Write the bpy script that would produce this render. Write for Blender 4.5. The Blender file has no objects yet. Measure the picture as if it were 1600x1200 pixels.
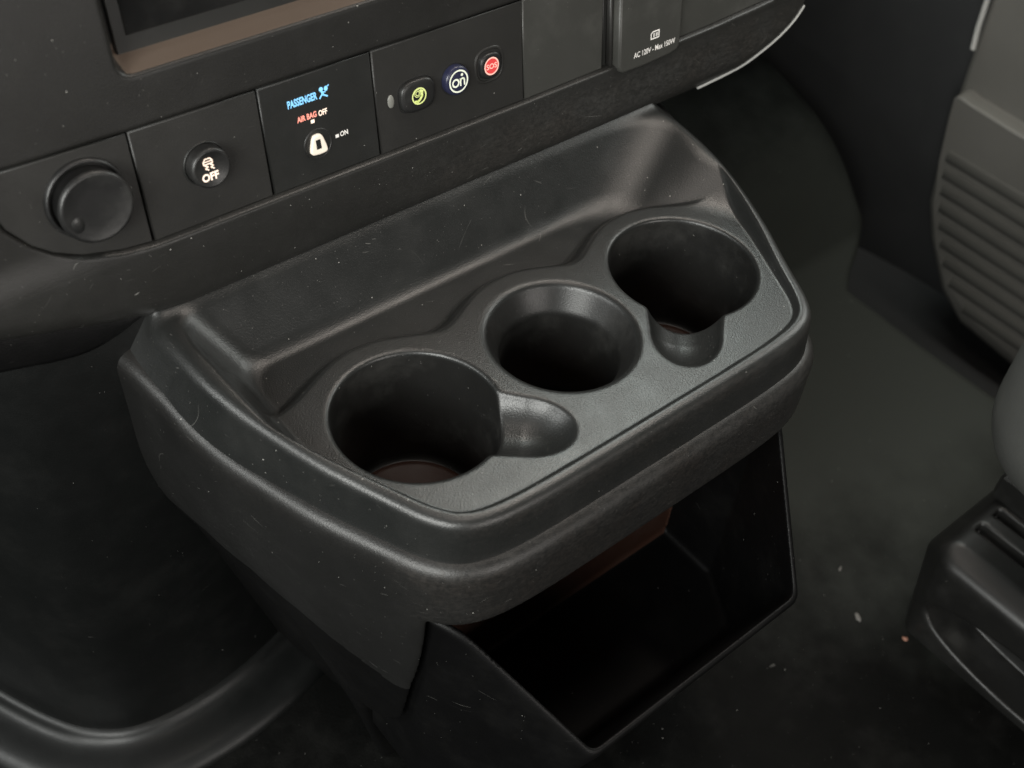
import bpy, bmesh, math, random
import numpy as np
from mathutils import Vector, Matrix

random.seed(7); np.random.seed(7)
scn = bpy.context.scene
COL = scn.collection

# ------------------------------------------------------------------ camera
CAM = (-0.31923065, -0.29939932, 0.41258508)
RX = (0.77004838, -0.63400900, 0.07417040)     # image right
RY = (-0.41883800, -0.58961492, -0.69043790)   # image down
RZ = (0.48124860, 0.50038668, -0.71957908)     # view direction
cd = bpy.data.cameras.new('camera'); cam = bpy.data.objects.new('camera', cd); COL.objects.link(cam)
cam.matrix_world = Matrix(((RX[0], -RY[0], -RZ[0], CAM[0]), (RX[1], -RY[1], -RZ[1], CAM[1]),
                           (RX[2], -RY[2], -RZ[2], CAM[2]), (0, 0, 0, 1)))
cd.sensor_fit = 'HORIZONTAL'; cd.sensor_width = 36.0; cd.lens = 36.0 * 1825.85 / 1600.0
cd.clip_start = 0.01; cd.clip_end = 50
cd.dof.use_dof = True; cd.dof.focus_distance = 0.62; cd.dof.aperture_fstop = 9.0
scn.camera = cam

# ------------------------------------------------------------------ world and lights
w = bpy.data.worlds.new('World'); scn.world = w; w.use_nodes = True
w.node_tree.nodes['Background'].inputs[0].default_value = (0.85, 0.95, 1.0, 1)
w.node_tree.nodes['Background'].inputs[1].default_value = 0.004

def area(name, loc, target, sx, sy, power, color):
    l = bpy.data.lights.new(name, 'AREA'); l.shape = 'RECTANGLE'; l.size = sx; l.size_y = sy
    l.energy = power; l.color = color
    o = bpy.data.objects.new(name, l); COL.objects.link(o); o.location = loc
    o.rotation_euler = (Vector(target) - Vector(loc)).to_track_quat('-Z', 'Y').to_euler()
    return o
# daylight through the cab's openings: windscreen, passenger window, driver's door; strip and fill lamps are added
area('windscreen_light', (0.50, 0.64, 0.84), (0.0, 0.0, 0.03), 0.75, 0.30, 7.8, (0.90, 1.0, 0.95))
area('windscreen_driver_side_light', (-0.50, 0.64, 0.84), (0.0, 0.0, 0.03), 0.75, 0.30, 1.5, (0.94, 1.0, 0.97))
area('fillet_highlight_strip', (0.50, 0.16, 1.12), (0.0, 0.0, 0.03), 0.80, 0.09, 6.0, (1.0, 0.90, 0.80))  # added narrow strip that draws the highlight along the tray fillet
area('passenger_window_light', (0.95, -0.05, 0.55), (0.0, 0.0, 0.03), 0.40, 0.40, 5.0, (0.97, 1.0, 0.95))
area('driver_quarter_window_light', (-0.95, 0.35, 0.52), (0.0, 0.0, 0.03), 0.40, 0.40, 7.0, (0.98, 1.0, 0.97))
area('driver_door_light', (-0.95, -0.45, 0.50), (0.0, 0.0, 0.03), 0.60, 0.50, 16.5, (0.99, 1.0, 0.96))
area('rear_fill_light', (0.0, -1.30, 0.32), (0.0, 0.0, 0.10), 0.60, 0.40, 6.0, (1.0, 0.95, 0.90))  # added fill lamp in place of cabin bounce
area('cup_floor_fill_light', (-0.05, -0.08, 1.15), (-0.05, -0.05, 0.0), 0.50, 0.40, 2.3, (1.0, 0.90, 0.82))  # added overhead fill that brightens the cup floors

vs = scn.view_settings
vs.view_transform = 'Standard'; vs.look = 'None'; vs.exposure = 0.0; vs.gamma = 1.0
vs.use_curve_mapping = False

# ------------------------------------------------------------------ materials
class NT:
    def __init__(s, name):
        s.m = bpy.data.materials.new(name); s.m.use_nodes = True
        s.t = s.m.node_tree; s.n = s.t.nodes; s.b = s.n['Principled BSDF']
    def node(s, typ, **kw):
        nd = s.n.new(typ)
        for k, v in kw.items(): setattr(nd, k, v)
        return nd
    def link(s, a, b): s.t.links.new(a, b)
    def math(s, op, a, b=None, clamp=False):
        nd = s.n.new('ShaderNodeMath'); nd.operation = op; nd.use_clamp = clamp
        for i, v in enumerate((a, b)):
            if v is None: continue
            if isinstance(v, (int, float)): nd.inputs[i].default_value = v
            else: s.link(v, nd.inputs[i])
        return nd.outputs[0]
    def step(s, x, lo, hi):
        nd = s.n.new('ShaderNodeMapRange'); nd.interpolation_type = 'SMOOTHSTEP'
        nd.inputs['From Min'].default_value = lo; nd.inputs['From Max'].default_value = hi
        s.link(x, nd.inputs['Value']); return nd.outputs['Result']
    def coords(s, scale=(1, 1, 1), rot=(0, 0, 0), loc=(0, 0, 0)):
        if not hasattr(s, 'tc'): s.tc = s.n.new('ShaderNodeTexCoord')
        mp = s.n.new('ShaderNodeMapping'); s.link(s.tc.outputs['Object'], mp.inputs['Vector'])
        mp.inputs['Scale'].default_value = scale; mp.inputs['Rotation'].default_value = rot
        mp.inputs['Location'].default_value = loc
        return mp.outputs['Vector']
    def noise(s, scale, detail=3, rough=0.55, vec=None):
        nd = s.n.new('ShaderNodeTexNoise'); nd.inputs['Scale'].default_value = scale
        nd.inputs['Detail'].default_value = detail; nd.inputs['Roughness'].default_value = rough
        s.link(vec if vec is not None else s.coords(), nd.inputs['Vector']); return nd.outputs['Fac']
    def voro(s, vec, scale=1.0):
        nd = s.n.new('ShaderNodeTexVoronoi'); nd.inputs['Scale'].default_value = scale
        s.link(vec, nd.inputs['Vector'])
        sp = s.n.new('ShaderNodeSeparateColor'); s.link(nd.outputs['Color'], sp.inputs[0])
        return nd.outputs['Distance'], sp.outputs[0], sp.outputs[1]
    def mix(s, f, a, b):
        nd = s.n.new('ShaderNodeMix'); nd.data_type = 'RGBA'
        if isinstance(f, (int, float)): nd.inputs[0].default_value = f
        else: s.link(f, nd.inputs[0])
        for i, v in ((6, a), (7, b)):
            if isinstance(v, tuple): nd.inputs[i].default_value = (*v, 1)
            else: s.link(v, nd.inputs[i])
        return nd.outputs[2]

def plastic(name, base, rough=0.42, spec=0.5, dust=0.5, scratch=0.5, film=0.03, grain=0.25, gscale=1500, wear=None,
            dustcol=(0.45, 0.44, 0.41), coat=0.0, lit_patch=None):
    t = NT(name)
    col = t.mix(t.noise(9, 4), tuple(c * 0.85 for c in base), tuple(c * 1.15 for c in base))
    rgh = None
    # thin film of dust in soft patches
    f = t.math('MULTIPLY', t.step(t.noise(26, 5, 0.65), 0.45, 0.75), film)
    col = t.mix(f, col, dustcol)
    if lit_patch:      # lit area of the floor painted in as a paler soft spot
        ds = t.node('ShaderNodeVectorMath', operation='DISTANCE'); t.link(t.coords(), ds.inputs[0]); ds.inputs[1].default_value = lit_patch[0]
        dd = t.math('ADD', t.math('DIVIDE', ds.outputs['Value'], lit_patch[1]), t.math('MULTIPLY', t.math('SUBTRACT', t.noise(9, 6, 0.6), 0.5), 0.9))
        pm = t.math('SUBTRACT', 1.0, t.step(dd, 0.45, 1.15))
        col = t.mix(pm, col, lit_patch[2])
    if dust > 0:
        d, r, g = t.voro(t.coords(loc=(0.3, 0.7, 0.1)), 190)
        sp = t.math('MULTIPLY', t.math('LESS_THAN', d, t_size(t, g, 0.02, 0.065)), t.math('GREATER_THAN', r, 1 - 0.45 * dust))
        d2, r2, g2 = t.voro(t.coords(loc=(0.9, 0.2, 0.4)), 420)
        sp2 = t.math('MULTIPLY', t.math('LESS_THAN', d2, 0.085), t.math('GREATER_THAN', r2, 1 - 0.30 * dust))
        a = t.math('MAXIMUM', t.math('MULTIPLY', sp, 0.8), t.math('MULTIPLY', sp2, 0.25))
        col = t.mix(a, col, dustcol)
    if scratch > 0:
        a = None
        wn = t.node('ShaderNodeTexNoise'); wn.inputs['Scale'].default_value = 16; wn.inputs['Detail'].default_value = 1; t.link(t.coords(), wn.inputs['Vector'])
        wv = t.node('ShaderNodeVectorMath', operation='MULTIPLY_ADD'); t.link(wn.outputs['Color'], wv.inputs[0]); wv.inputs[1].default_value = (0.10, 0.10, 0.10); t.link(t.tc.outputs['Object'], wv.inputs[2])
        for i, (rt, sc, th) in enumerate((((0.5, 0.9, 0.2), (34, 34, 620), 0.10), ((1.2, -0.4, 0.9), (42, 42, 700), 0.11),
                                          ((-0.7, 0.3, 1.9), (22, 22, 800), 0.09))):
            mp = t.coords(scale=sc, rot=rt, loc=(i * 3.1, i * 1.7, 0.3)); t.link(wv.outputs[0], mp.node.inputs['Vector']); d, r, g = t.voro(mp)
            m = t.math('MULTIPLY', t.math('LESS_THAN', d, th), t.math('GREATER_THAN', r, 1 - 0.30 * scratch))
            m = t.math('MULTIPLY', m, t.math('MULTIPLY', g, 0.2 + 0.3 * scratch))
            a = m if a is None else t.math('MAXIMUM', a, m)
        a = t.math('MULTIPLY', a, t.step(t.noise(14, 3), 0.50, 0.66))
        col = t.mix(a, col, tuple(c * 0.8 for c in dustcol))
    if wear:
        at = t.node('ShaderNodeAttribute', attribute_name='wear')
        n1 = t.noise(420, 6, 0.75)
        n2 = t.noise(1.0, 5, 0.75, t.coords(scale=(160, 160, 500), rot=(0.15, 0.0, 0.0)))
        m = t.math('MULTIPLY', at.outputs['Fac'], t.step(t.math('ADD', t.math('MULTIPLY', n1, 0.6), t.math('MULTIPLY', n2, 0.5)), 0.36, 0.85))
        wc = t.mix(t.step(t.noise(34, 4), 0.4, 0.62), wear, tuple(c * k for c, k in zip(wear, (0.95, 0.80, 0.70))))
        col = t.mix(t.math('MULTIPLY', m, 0.10), col, wc)
        rgh = t.math('ADD', t.math('MULTIPLY', m, 0.2), rough)
    t.link(col, t.b.inputs['Base Color'])
    rn = t.math('MULTIPLY', t.math('SUBTRACT', t.noise(60, 4), 0.5), 0.18)
    rr = t.math('ADD', rn, rough if rgh is None else rgh)
    t.link(rr, t.b.inputs['Roughness'])
    t.b.inputs['Specular IOR Level'].default_value = spec
    if coat: t.b.inputs['Coat Weight'].default_value = coat
    if grain > 0:
        bp = t.node('ShaderNodeBump'); bp.inputs['Strength'].default_value = grain; bp.inputs['Distance'].default_value = 0.0004
        t.link(t.noise(gscale * 0.85, 1), bp.inputs['Height'])
        t.link(bp.outputs[0], t.b.inputs['Normal'])
    return t.m
def t_size(t, g, a, b):
    return t.math('ADD', t.math('MULTIPLY', g, b - a), a)

def flat(name, col, rough=0.5, emit=0.0, metal=0.0, ecol=None):
    t = NT(name)
    c = t.mix(t.noise(400, 2), tuple(x * 0.9 for x in col), tuple(min(1, x * 1.05) for x in col))
    t.link(c, t.b.inputs['Base Color']); t.b.inputs['Roughness'].default_value = rough
    t.b.inputs['Metallic'].default_value = metal
    if emit:
        t.b.inputs['Emission Color'].default_value = (*(ecol or col), 1); t.b.inputs['Emission Strength'].default_value = emit
    return t.m

M = {}
M['tray'] = plastic('tray_plastic', (0.0105, 0.0112, 0.0108), 0.36, 0.6, dust=1.0, scratch=0.7, film=0.012, grain=0.30, wear=(0.15, 0.13, 0.115))
M['shell'] = plastic('shell_plastic', (0.0095, 0.0095, 0.0092), 0.38, 0.5, dust=0.7, scratch=0.95, film=0.006, grain=0.3, wear=(0.20, 0.18, 0.16))
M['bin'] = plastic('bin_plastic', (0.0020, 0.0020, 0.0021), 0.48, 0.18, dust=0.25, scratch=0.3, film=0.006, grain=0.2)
M['cup'] = plastic('cup_plastic', (0.0095, 0.0095, 0.009), 0.40, 0.5, dust=0.4, scratch=0.4, film=0.04, grain=0.2)
M['brown'] = plastic('dark_brown', (0.052, 0.023, 0.015), 0.5, 0.4, dust=0.3, scratch=0.0, film=0.03, grain=0.15)  # even dark brown of the cup discs and the bin back
M['dash'] = plastic('dash_plastic', (0.0090, 0.0087, 0.0078), 0.44, 0.5, dust=0.6, scratch=0.8, film=0.010, grain=0.13, wear=(0.16, 0.155, 0.145))
M['lip'] = plastic('lip_plastic', (0.0145, 0.0143, 0.0132), 0.40, 0.5, dust=0.7, scratch=0.9, film=0.010, grain=0.13, wear=(0.16, 0.155, 0.145))
M['ledge_reflection'] = plastic('surround_reflection_brown', (0.105, 0.078, 0.060), 0.45, 0.5, dust=0.2, scratch=0.2, film=0.01, grain=0.1)  # warm reflection on the recess ledge put into the base colour
M['panel'] = plastic('panel_plastic', (0.018, 0.0175, 0.0162), 0.42, 0.5, dust=0.25, scratch=0.3, film=0.010, grain=0.16, gscale=1800)
M['panel_black'] = plastic('black_panel_plastic', (0.013, 0.0134, 0.0125), 0.4, 0.5, dust=0.2, scratch=0.15, film=0.01, grain=0.12, gscale=1800)
M['panel_lit'] = plastic('lit_panel_plastic', (0.042, 0.042, 0.038), 0.42, 0.5, dust=0.4, scratch=0.6, film=0.05, grain=0.16, gscale=1800)  # window light on the right-hand panels put into a lighter colour
M['button'] = plastic('button_plastic', (0.011, 0.011, 0.011), 0.4, 0.5, dust=0.3, scratch=0.2, film=0.05, grain=0.1)
M['screen'] = plastic('screen_glass', (0.010, 0.010, 0.010), 0.12, 0.5, dust=0.2, scratch=0.1, film=0.02, grain=0.0)
M['gap'] = flat('gap_black', (0.004, 0.004, 0.004), 0.8)
M['cover'] = plastic('engine_cover_plastic', (0.0032, 0.0036, 0.0035), 0.42, 0.36, dust=0.1, scratch=0.1, film=0.006, grain=0.2)
M['floor'] = plastic('floor_mat', (0.0012, 0.0013, 0.0011), 0.65, 0.10, dust=0.35, scratch=0.1, film=0.01, grain=0.5, gscale=700, lit_patch=((0.44, 0.09, -0.30), 0.31, (0.044, 0.048, 0.043)))  # near-black base, with the lit foot area painted over it
M['shell_shade'] = plastic('shaded_shell_plastic', (0.0022, 0.0022, 0.0022), 0.55, 0.15, dust=0.15, scratch=0, film=0.004, grain=0.5, gscale=600)  # shade on the console's lower wall put into a darker colour
M['kick'] = plastic('kick_panel_plastic', (0.032, 0.033, 0.034), 0.55, 0.4, dust=0, scratch=0, film=0.01, grain=0.2)
M['door'] = plastic('door_plastic', (0.140, 0.136, 0.124), 0.5, 0.4, dust=0.1, scratch=0.2, film=0.02, grain=0.2)
M['seal_and_glint'] = flat('pale_edge', (0.45, 0.45, 0.43), 0.35)
M['seat'] = plastic('seat_vinyl', (0.064, 0.065, 0.061), 0.55, 0.4, dust=0.05, scratch=0.0, film=0.02, grain=0.5, gscale=900)
M['track'] = plastic('track_plastic', (0.010, 0.010, 0.0095), 0.38, 0.5, dust=0.2, scratch=0.2, film=0.02, grain=0.12)
M['steel'] = flat('worn_steel', (0.30, 0.29, 0.27), 0.4, metal=0.8)
M['white'] = flat('print_white', (0.75, 0.72, 0.68), 0.5, 0.30)
M['warm'] = flat('backlit_warm_white', (0.8, 0.68, 0.58), 0.5, 0.75, ecol=(1.0, 0.74, 0.58))
M['blue'] = flat('backlit_blue', (0.25, 0.55, 0.8), 0.5, 0.75, ecol=(0.16, 0.52, 0.95))
M['red'] = flat('backlit_red', (0.8, 0.3, 0.24), 0.5, 0.75, ecol=(1.0, 0.30, 0.22))
M['cream'] = flat('cream_lock', (0.78, 0.70, 0.60), 0.45, 0.25, ecol=(1.0, 0.85, 0.7))
M['yellow'] = flat('backlit_yellow_green', (0.62, 0.68, 0.28), 0.5, 0.35, ecol=(0.75, 0.85, 0.25))
M['navy'] = flat('navy_button', (0.022, 0.024, 0.055), 0.3)
M['pale'] = flat('logo_white', (0.75, 0.78, 0.66), 0.5, 0.30, ecol=(0.85, 0.9, 0.7))
M['sosred'] = flat('sos_red', (0.55, 0.05, 0.05), 0.45, 0.35, ecol=(0.85, 0.06, 0.06))
M['sospink'] = flat('sos_pink', (0.8, 0.45, 0.38), 0.45, 0.45, ecol=(1.0, 0.55, 0.45))
M['sensor'] = flat('sensor_grey', (0.22, 0.22, 0.20), 0.35)
M['crumb'] = flat('pale_crumb', (0.14, 0.135, 0.125), 0.7)
M['orange'] = flat('orange_crumb', (0.26, 0.13, 0.09), 0.6)

# ------------------------------------------------------------------ object helpers
def empty(name, loc, label, cat, group=None):
    o = bpy.data.objects.new(name, None); COL.objects.link(o); o.location = loc; o.empty_display_size = 0.05
    o['label'] = label; o['category'] = cat
    if group: o['group'] = group
    bpy.context.view_layer.update()
    return o
def rootloc(p):
    l = Vector((0, 0, 0))
    while p is not None:
        l += p.location; p = p.parent
    return l
def link(name, me, mat, parent=None, smooth=True):
    """me is in world metres; parent chain only translates"""
    me.materials.append(M[mat]) if isinstance(mat, str) else me.materials.append(mat)
    if parent is not None:
        l = rootloc(parent); me.transform(Matrix.Translation(-l))
    if smooth is True:
        me.polygons.foreach_set('use_smooth', [True] * len(me.polygons))
    o = bpy.data.objects.new(name, me); COL.objects.link(o)
    if parent is not None: o.parent = parent
    return o
def mesh_np(name, V, Q):
    me = bpy.data.meshes.new(name)
    V = np.ascontiguousarray(V, np.float32); Q = np.ascontiguousarray(Q, np.int32)
    me.vertices.add(len(V)); me.vertices.foreach_set('co', V.ravel())
    k = Q.shape[1]
    me.loops.add(Q.size); me.loops.foreach_set('vertex_index', Q.ravel())
    me.polygons.add(len(Q)); me.polygons.foreach_set('loop_start', np.arange(0, Q.size, k, dtype=np.int32))
    me.update(calc_edges=True); me.validate()
    return me
def pydata(name, V, F):
    me = bpy.data.meshes.new(name); me.from_pydata([tuple(v) for v in V], [], F); me.update()
    bm = bmesh.new(); bm.from_mesh(me); bmesh.ops.recalc_face_normals(bm, faces=bm.faces); bm.to_mesh(me); bm.free()
    return me

# ------------------------------------------------------------------ implicit surface helpers (millimetres)
def smax(a, b, k):
    return np.maximum(a, b) + np.maximum(k - np.abs(a - b), 0) ** 2 / (4 * k)
def smin(a, b, k):
    return np.minimum(a, b) - np.maximum(k - np.abs(a - b), 0) ** 2 / (4 * k)
def sstep(t):
    t = np.clip(t, 0, 1); return t * t * (3 - 2 * t)
def poly_sdf(P, X, Y):
    P = np.asarray(P, np.float32); d = np.full(X.shape, 1e9, np.float32); s = np.ones(X.shape, np.float32)
    n = len(P)
    for i in range(n):
        a = P[i]; b = P[i - 1]; ex, ey = b - a
        wx = X - a[0]; wy = Y - a[1]
        t = np.clip((wx * ex + wy * ey) / (ex * ex + ey * ey + 1e-12), 0, 1)
        bx = wx - ex * t; by = wy - ey * t
        d = np.minimum(d, bx * bx + by * by)
        c1 = Y >= a[1]; c2 = Y < b[1]; c3 = ex * wy > ey * wx
        f = (c1 & c2 & c3) | (~c1 & ~c2 & ~c3)
        s = np.where(f, -s, s)
    return s * np.sqrt(d)
def chaikin(P, it=3, closed=True):
    P = np.asarray(P, float)
    for _ in range(it):
        Nx = np.roll(P, -1, 0)
        Qn = np.empty((2 * len(P), P.shape[1])); Qn[0::2] = .75 * P + .25 * Nx; Qn[1::2] = .25 * P + .75 * Nx
        P = Qn if closed else np.vstack([P[:1], Qn[:-2], P[-1:]])
    return P
def nets(F, o, h):
    S = F < 0
    nx, ny, nz = F.shape
    c = np.zeros((nx - 1, ny - 1, nz - 1), np.uint8)
    offs = [(i, j, k) for i in (0, 1) for j in (0, 1) for k in (0, 1)]
    for i, j, k in offs: c += S[i:nx - 1 + i, j:ny - 1 + j, k:nz - 1 + k]
    act = (c > 0) & (c < 8)
    ci = np.argwhere(act); idx = np.full(act.shape, -1, np.int32); idx[act] = np.arange(len(ci))
    val = {of: F[ci[:, 0] + of[0], ci[:, 1] + of[1], ci[:, 2] + of[2]] for of in offs}
    pos = np.zeros((len(ci), 3), np.float32); num = np.zeros(len(ci), np.float32)
    for a in offs:
        for ax in range(3):
            if a[ax]: continue
            b = list(a); b[ax] = 1; b = tuple(b)
            va, vb = val[a], val[b]; m = (va < 0) != (vb < 0)
            t = va[m] / (va[m] - vb[m])
            p = np.tile(np.array(a, np.float32), (m.sum(), 1)); p[:, ax] = t
            pos[m] += p; num[m] += 1
    V = ci + pos / num[:, None]
    Qs = []
    for ax in range(3):
        b, cc = (ax + 1) % 3, (ax + 2) % 3
        sl0 = [slice(None)] * 3; sl1 = [slice(None)] * 3; sl0[ax] = slice(0, -1); sl1[ax] = slice(1, None)
        A = S[tuple(sl0)]; B = S[tuple(sl1)]
        e = np.argwhere(A != B)
        ok = (e[:, b] >= 1) & (e[:, cc] >= 1) & (e[:, b] < F.shape[b] - 1) & (e[:, cc] < F.shape[cc] - 1)
        e = e[ok]; ins = A[e[:, 0], e[:, 1], e[:, 2]]
        def cell(db, dc):
            q = e.copy(); q[:, b] += db; q[:, cc] += dc; return idx[q[:, 0], q[:, 1], q[:, 2]]
        q = np.stack([cell(-1, -1), cell(0, -1), cell(0, 0), cell(-1, 0)], 1)
        q[~ins] = q[~ins][:, ::-1]
        Qs.append(q)
    Q = np.vstack(Qs)
    # normals from the field
    def samp(P):
        P = np.clip(P, 0, np.array(F.shape) - 1.001); i = P.astype(np.int32); f = (P - i).astype(np.float32)
        r = 0
        for of in offs:
            wgt = np.ones(len(P), np.float32)
            for ax in range(3): wgt = wgt * (f[:, ax] if of[ax] else 1 - f[:, ax])
            r = r + wgt * F[i[:, 0] + of[0], i[:, 1] + of[1], i[:, 2] + of[2]]
        return r
    G = np.stack([samp(V + d) - samp(V - d) for d in np.eye(3) * 0.8], 1)
    G /= np.linalg.norm(G, axis=1, keepdims=True) + 1e-9
    return V * h + np.asarray(o), Q, G
def sdf_object(name, V, Q, N, mat, parent, wear=None, sel=None):
    if sel is not None: Q = Q[sel]
    used = np.unique(Q); rm = np.full(len(V), -1, np.int32); rm[used] = np.arange(len(used))
    V2 = V[used]; N2 = N[used]
    me = mesh_np(name, V2, rm[Q])
    if wear is not None:
        at = me.attributes.new('wear', 'FLOAT', 'POINT'); at.data.foreach_set('value', np.ascontiguousarray(wear[used], np.float32))
    me.polygons.foreach_set('use_smooth', [True] * len(me.polygons))
    me.normals_split_custom_set_from_vertices(np.ascontiguousarray(N2, np.float32))
    return link(name, me, mat, parent, smooth=None)
def grid(x0, x1, y0, y1, z0, z1, h):
    x = np.arange(x0, x1 + h, h, dtype=np.float32); y = np.arange(y0, y1 + h, h, dtype=np.float32); z = np.arange(z0, z1 + h, h, dtype=np.float32)
    return x[:, None, None], y[None, :, None], z[None, None, :], (x0, y0, z0)

# ------------------------------------------------------------------ the setting: floor, kick wall
def strip(name, prof, x0, x1, mat, kind='structure', n=2):
    V = []; F = []
    for i in range(n):
        x = x0 + (x1 - x0) * i / (n - 1)
        xs = x if not callable(x) else x
        for (y, z) in prof: V.append((xs, y, z))
    k = len(prof)
    for i in range(n - 1):
        for j in range(k - 1): F.append((i * k + j, (i + 1) * k + j, (i + 1) * k + j + 1, i * k + j + 1))
    return V, F
hump = chaikin([(-1.1, -.33), (0.10, -.33), (.165, -.33), (.179, -.314), (.193, -.30), (.221, -.268), (.256, -.242), (.306, -.223), (.375, -.205), (.46, -.188), (.60, -.12), (.70, .2)], 2, False)
def edge_x(y):
    return 0.53 + 0.09 * float(sstep(np.array((y - 0.115) / 0.07)))
V = []; F = []
for (y, z) in hump:
    xe = edge_x(y)
    xs = [-0.9, -0.4, 0.0, 0.2, 0.35, 0.45, xe - 0.03, xe - 0.012, xe - 0.004, xe, xe]
    zo = [0, 0, 0, 0, 0, 0, 0, 0.001, 0.0, -0.004, -0.14]
    for a, b in zip(xs, zo): V.append((a, y, (z if a > 0.15 else -.33) + b))
k = 11
for i in range(len(hump) - 1):
    for j in range(k - 1): F.append((i * k + j, i * k + j + 1, (i + 1) * k + j + 1, (i + 1) * k + j))
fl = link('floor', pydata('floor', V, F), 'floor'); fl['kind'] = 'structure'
V, F = [(0.50, -1.1, -.47), (0.80, -1.1, -.47), (0.80, .9, -.47), (0.50, .9, -.47)], [(0, 1, 2, 3)]
sw = link('step_well', pydata('step_well', V, F), 'kick'); sw['kind'] = 'structure'
prof = chaikin([(.95, .60), (.62, .60), (.625, .52), (.69, .45), (.76, .30), (.79, .1), (.80, -1.1)], 3, False)
V = []; F = []
for (x, y) in prof:
    for z in (-.48, -.2, .1, .4): V.append((x, y, z))
for i in range(len(prof) - 1):
    for j in range(3): F.append((i * 4 + j, (i + 1) * 4 + j, (i + 1) * 4 + j + 1, i * 4 + j + 1))
kw = link('kick_wall', pydata('kick_wall', V, F), 'kick'); kw['kind'] = 'structure'

# ------------------------------------------------------------------ centre console
console = empty('center_console', (0, 0, -0.33), 'black plastic centre console with three cup holders and an open bin below the dashboard', 'console')

half = [(0, -77.3), (60, -77.2), (86, -76.4), (106, -74), (120, -67.5), (129, -55), (135, -41.5), (140.5, -29.5), (149.5, -10), (153.5, 0), (160.5, 20), (166, 40), (169.3, 60), (170, 80), (170, 110), (170, 170), (170, 200)]
outl = np.array([(x, y) for x, y in half] + [(-x, y) for x, y in half[::-1][:-1]], float)
outl = chaikin(outl, 3)
def zrim(y): return 4 + 0.115 * smax(y + 40, 0 * y, 25) - 0.115 * smax(y - 92, 0 * y, 20)

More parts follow.
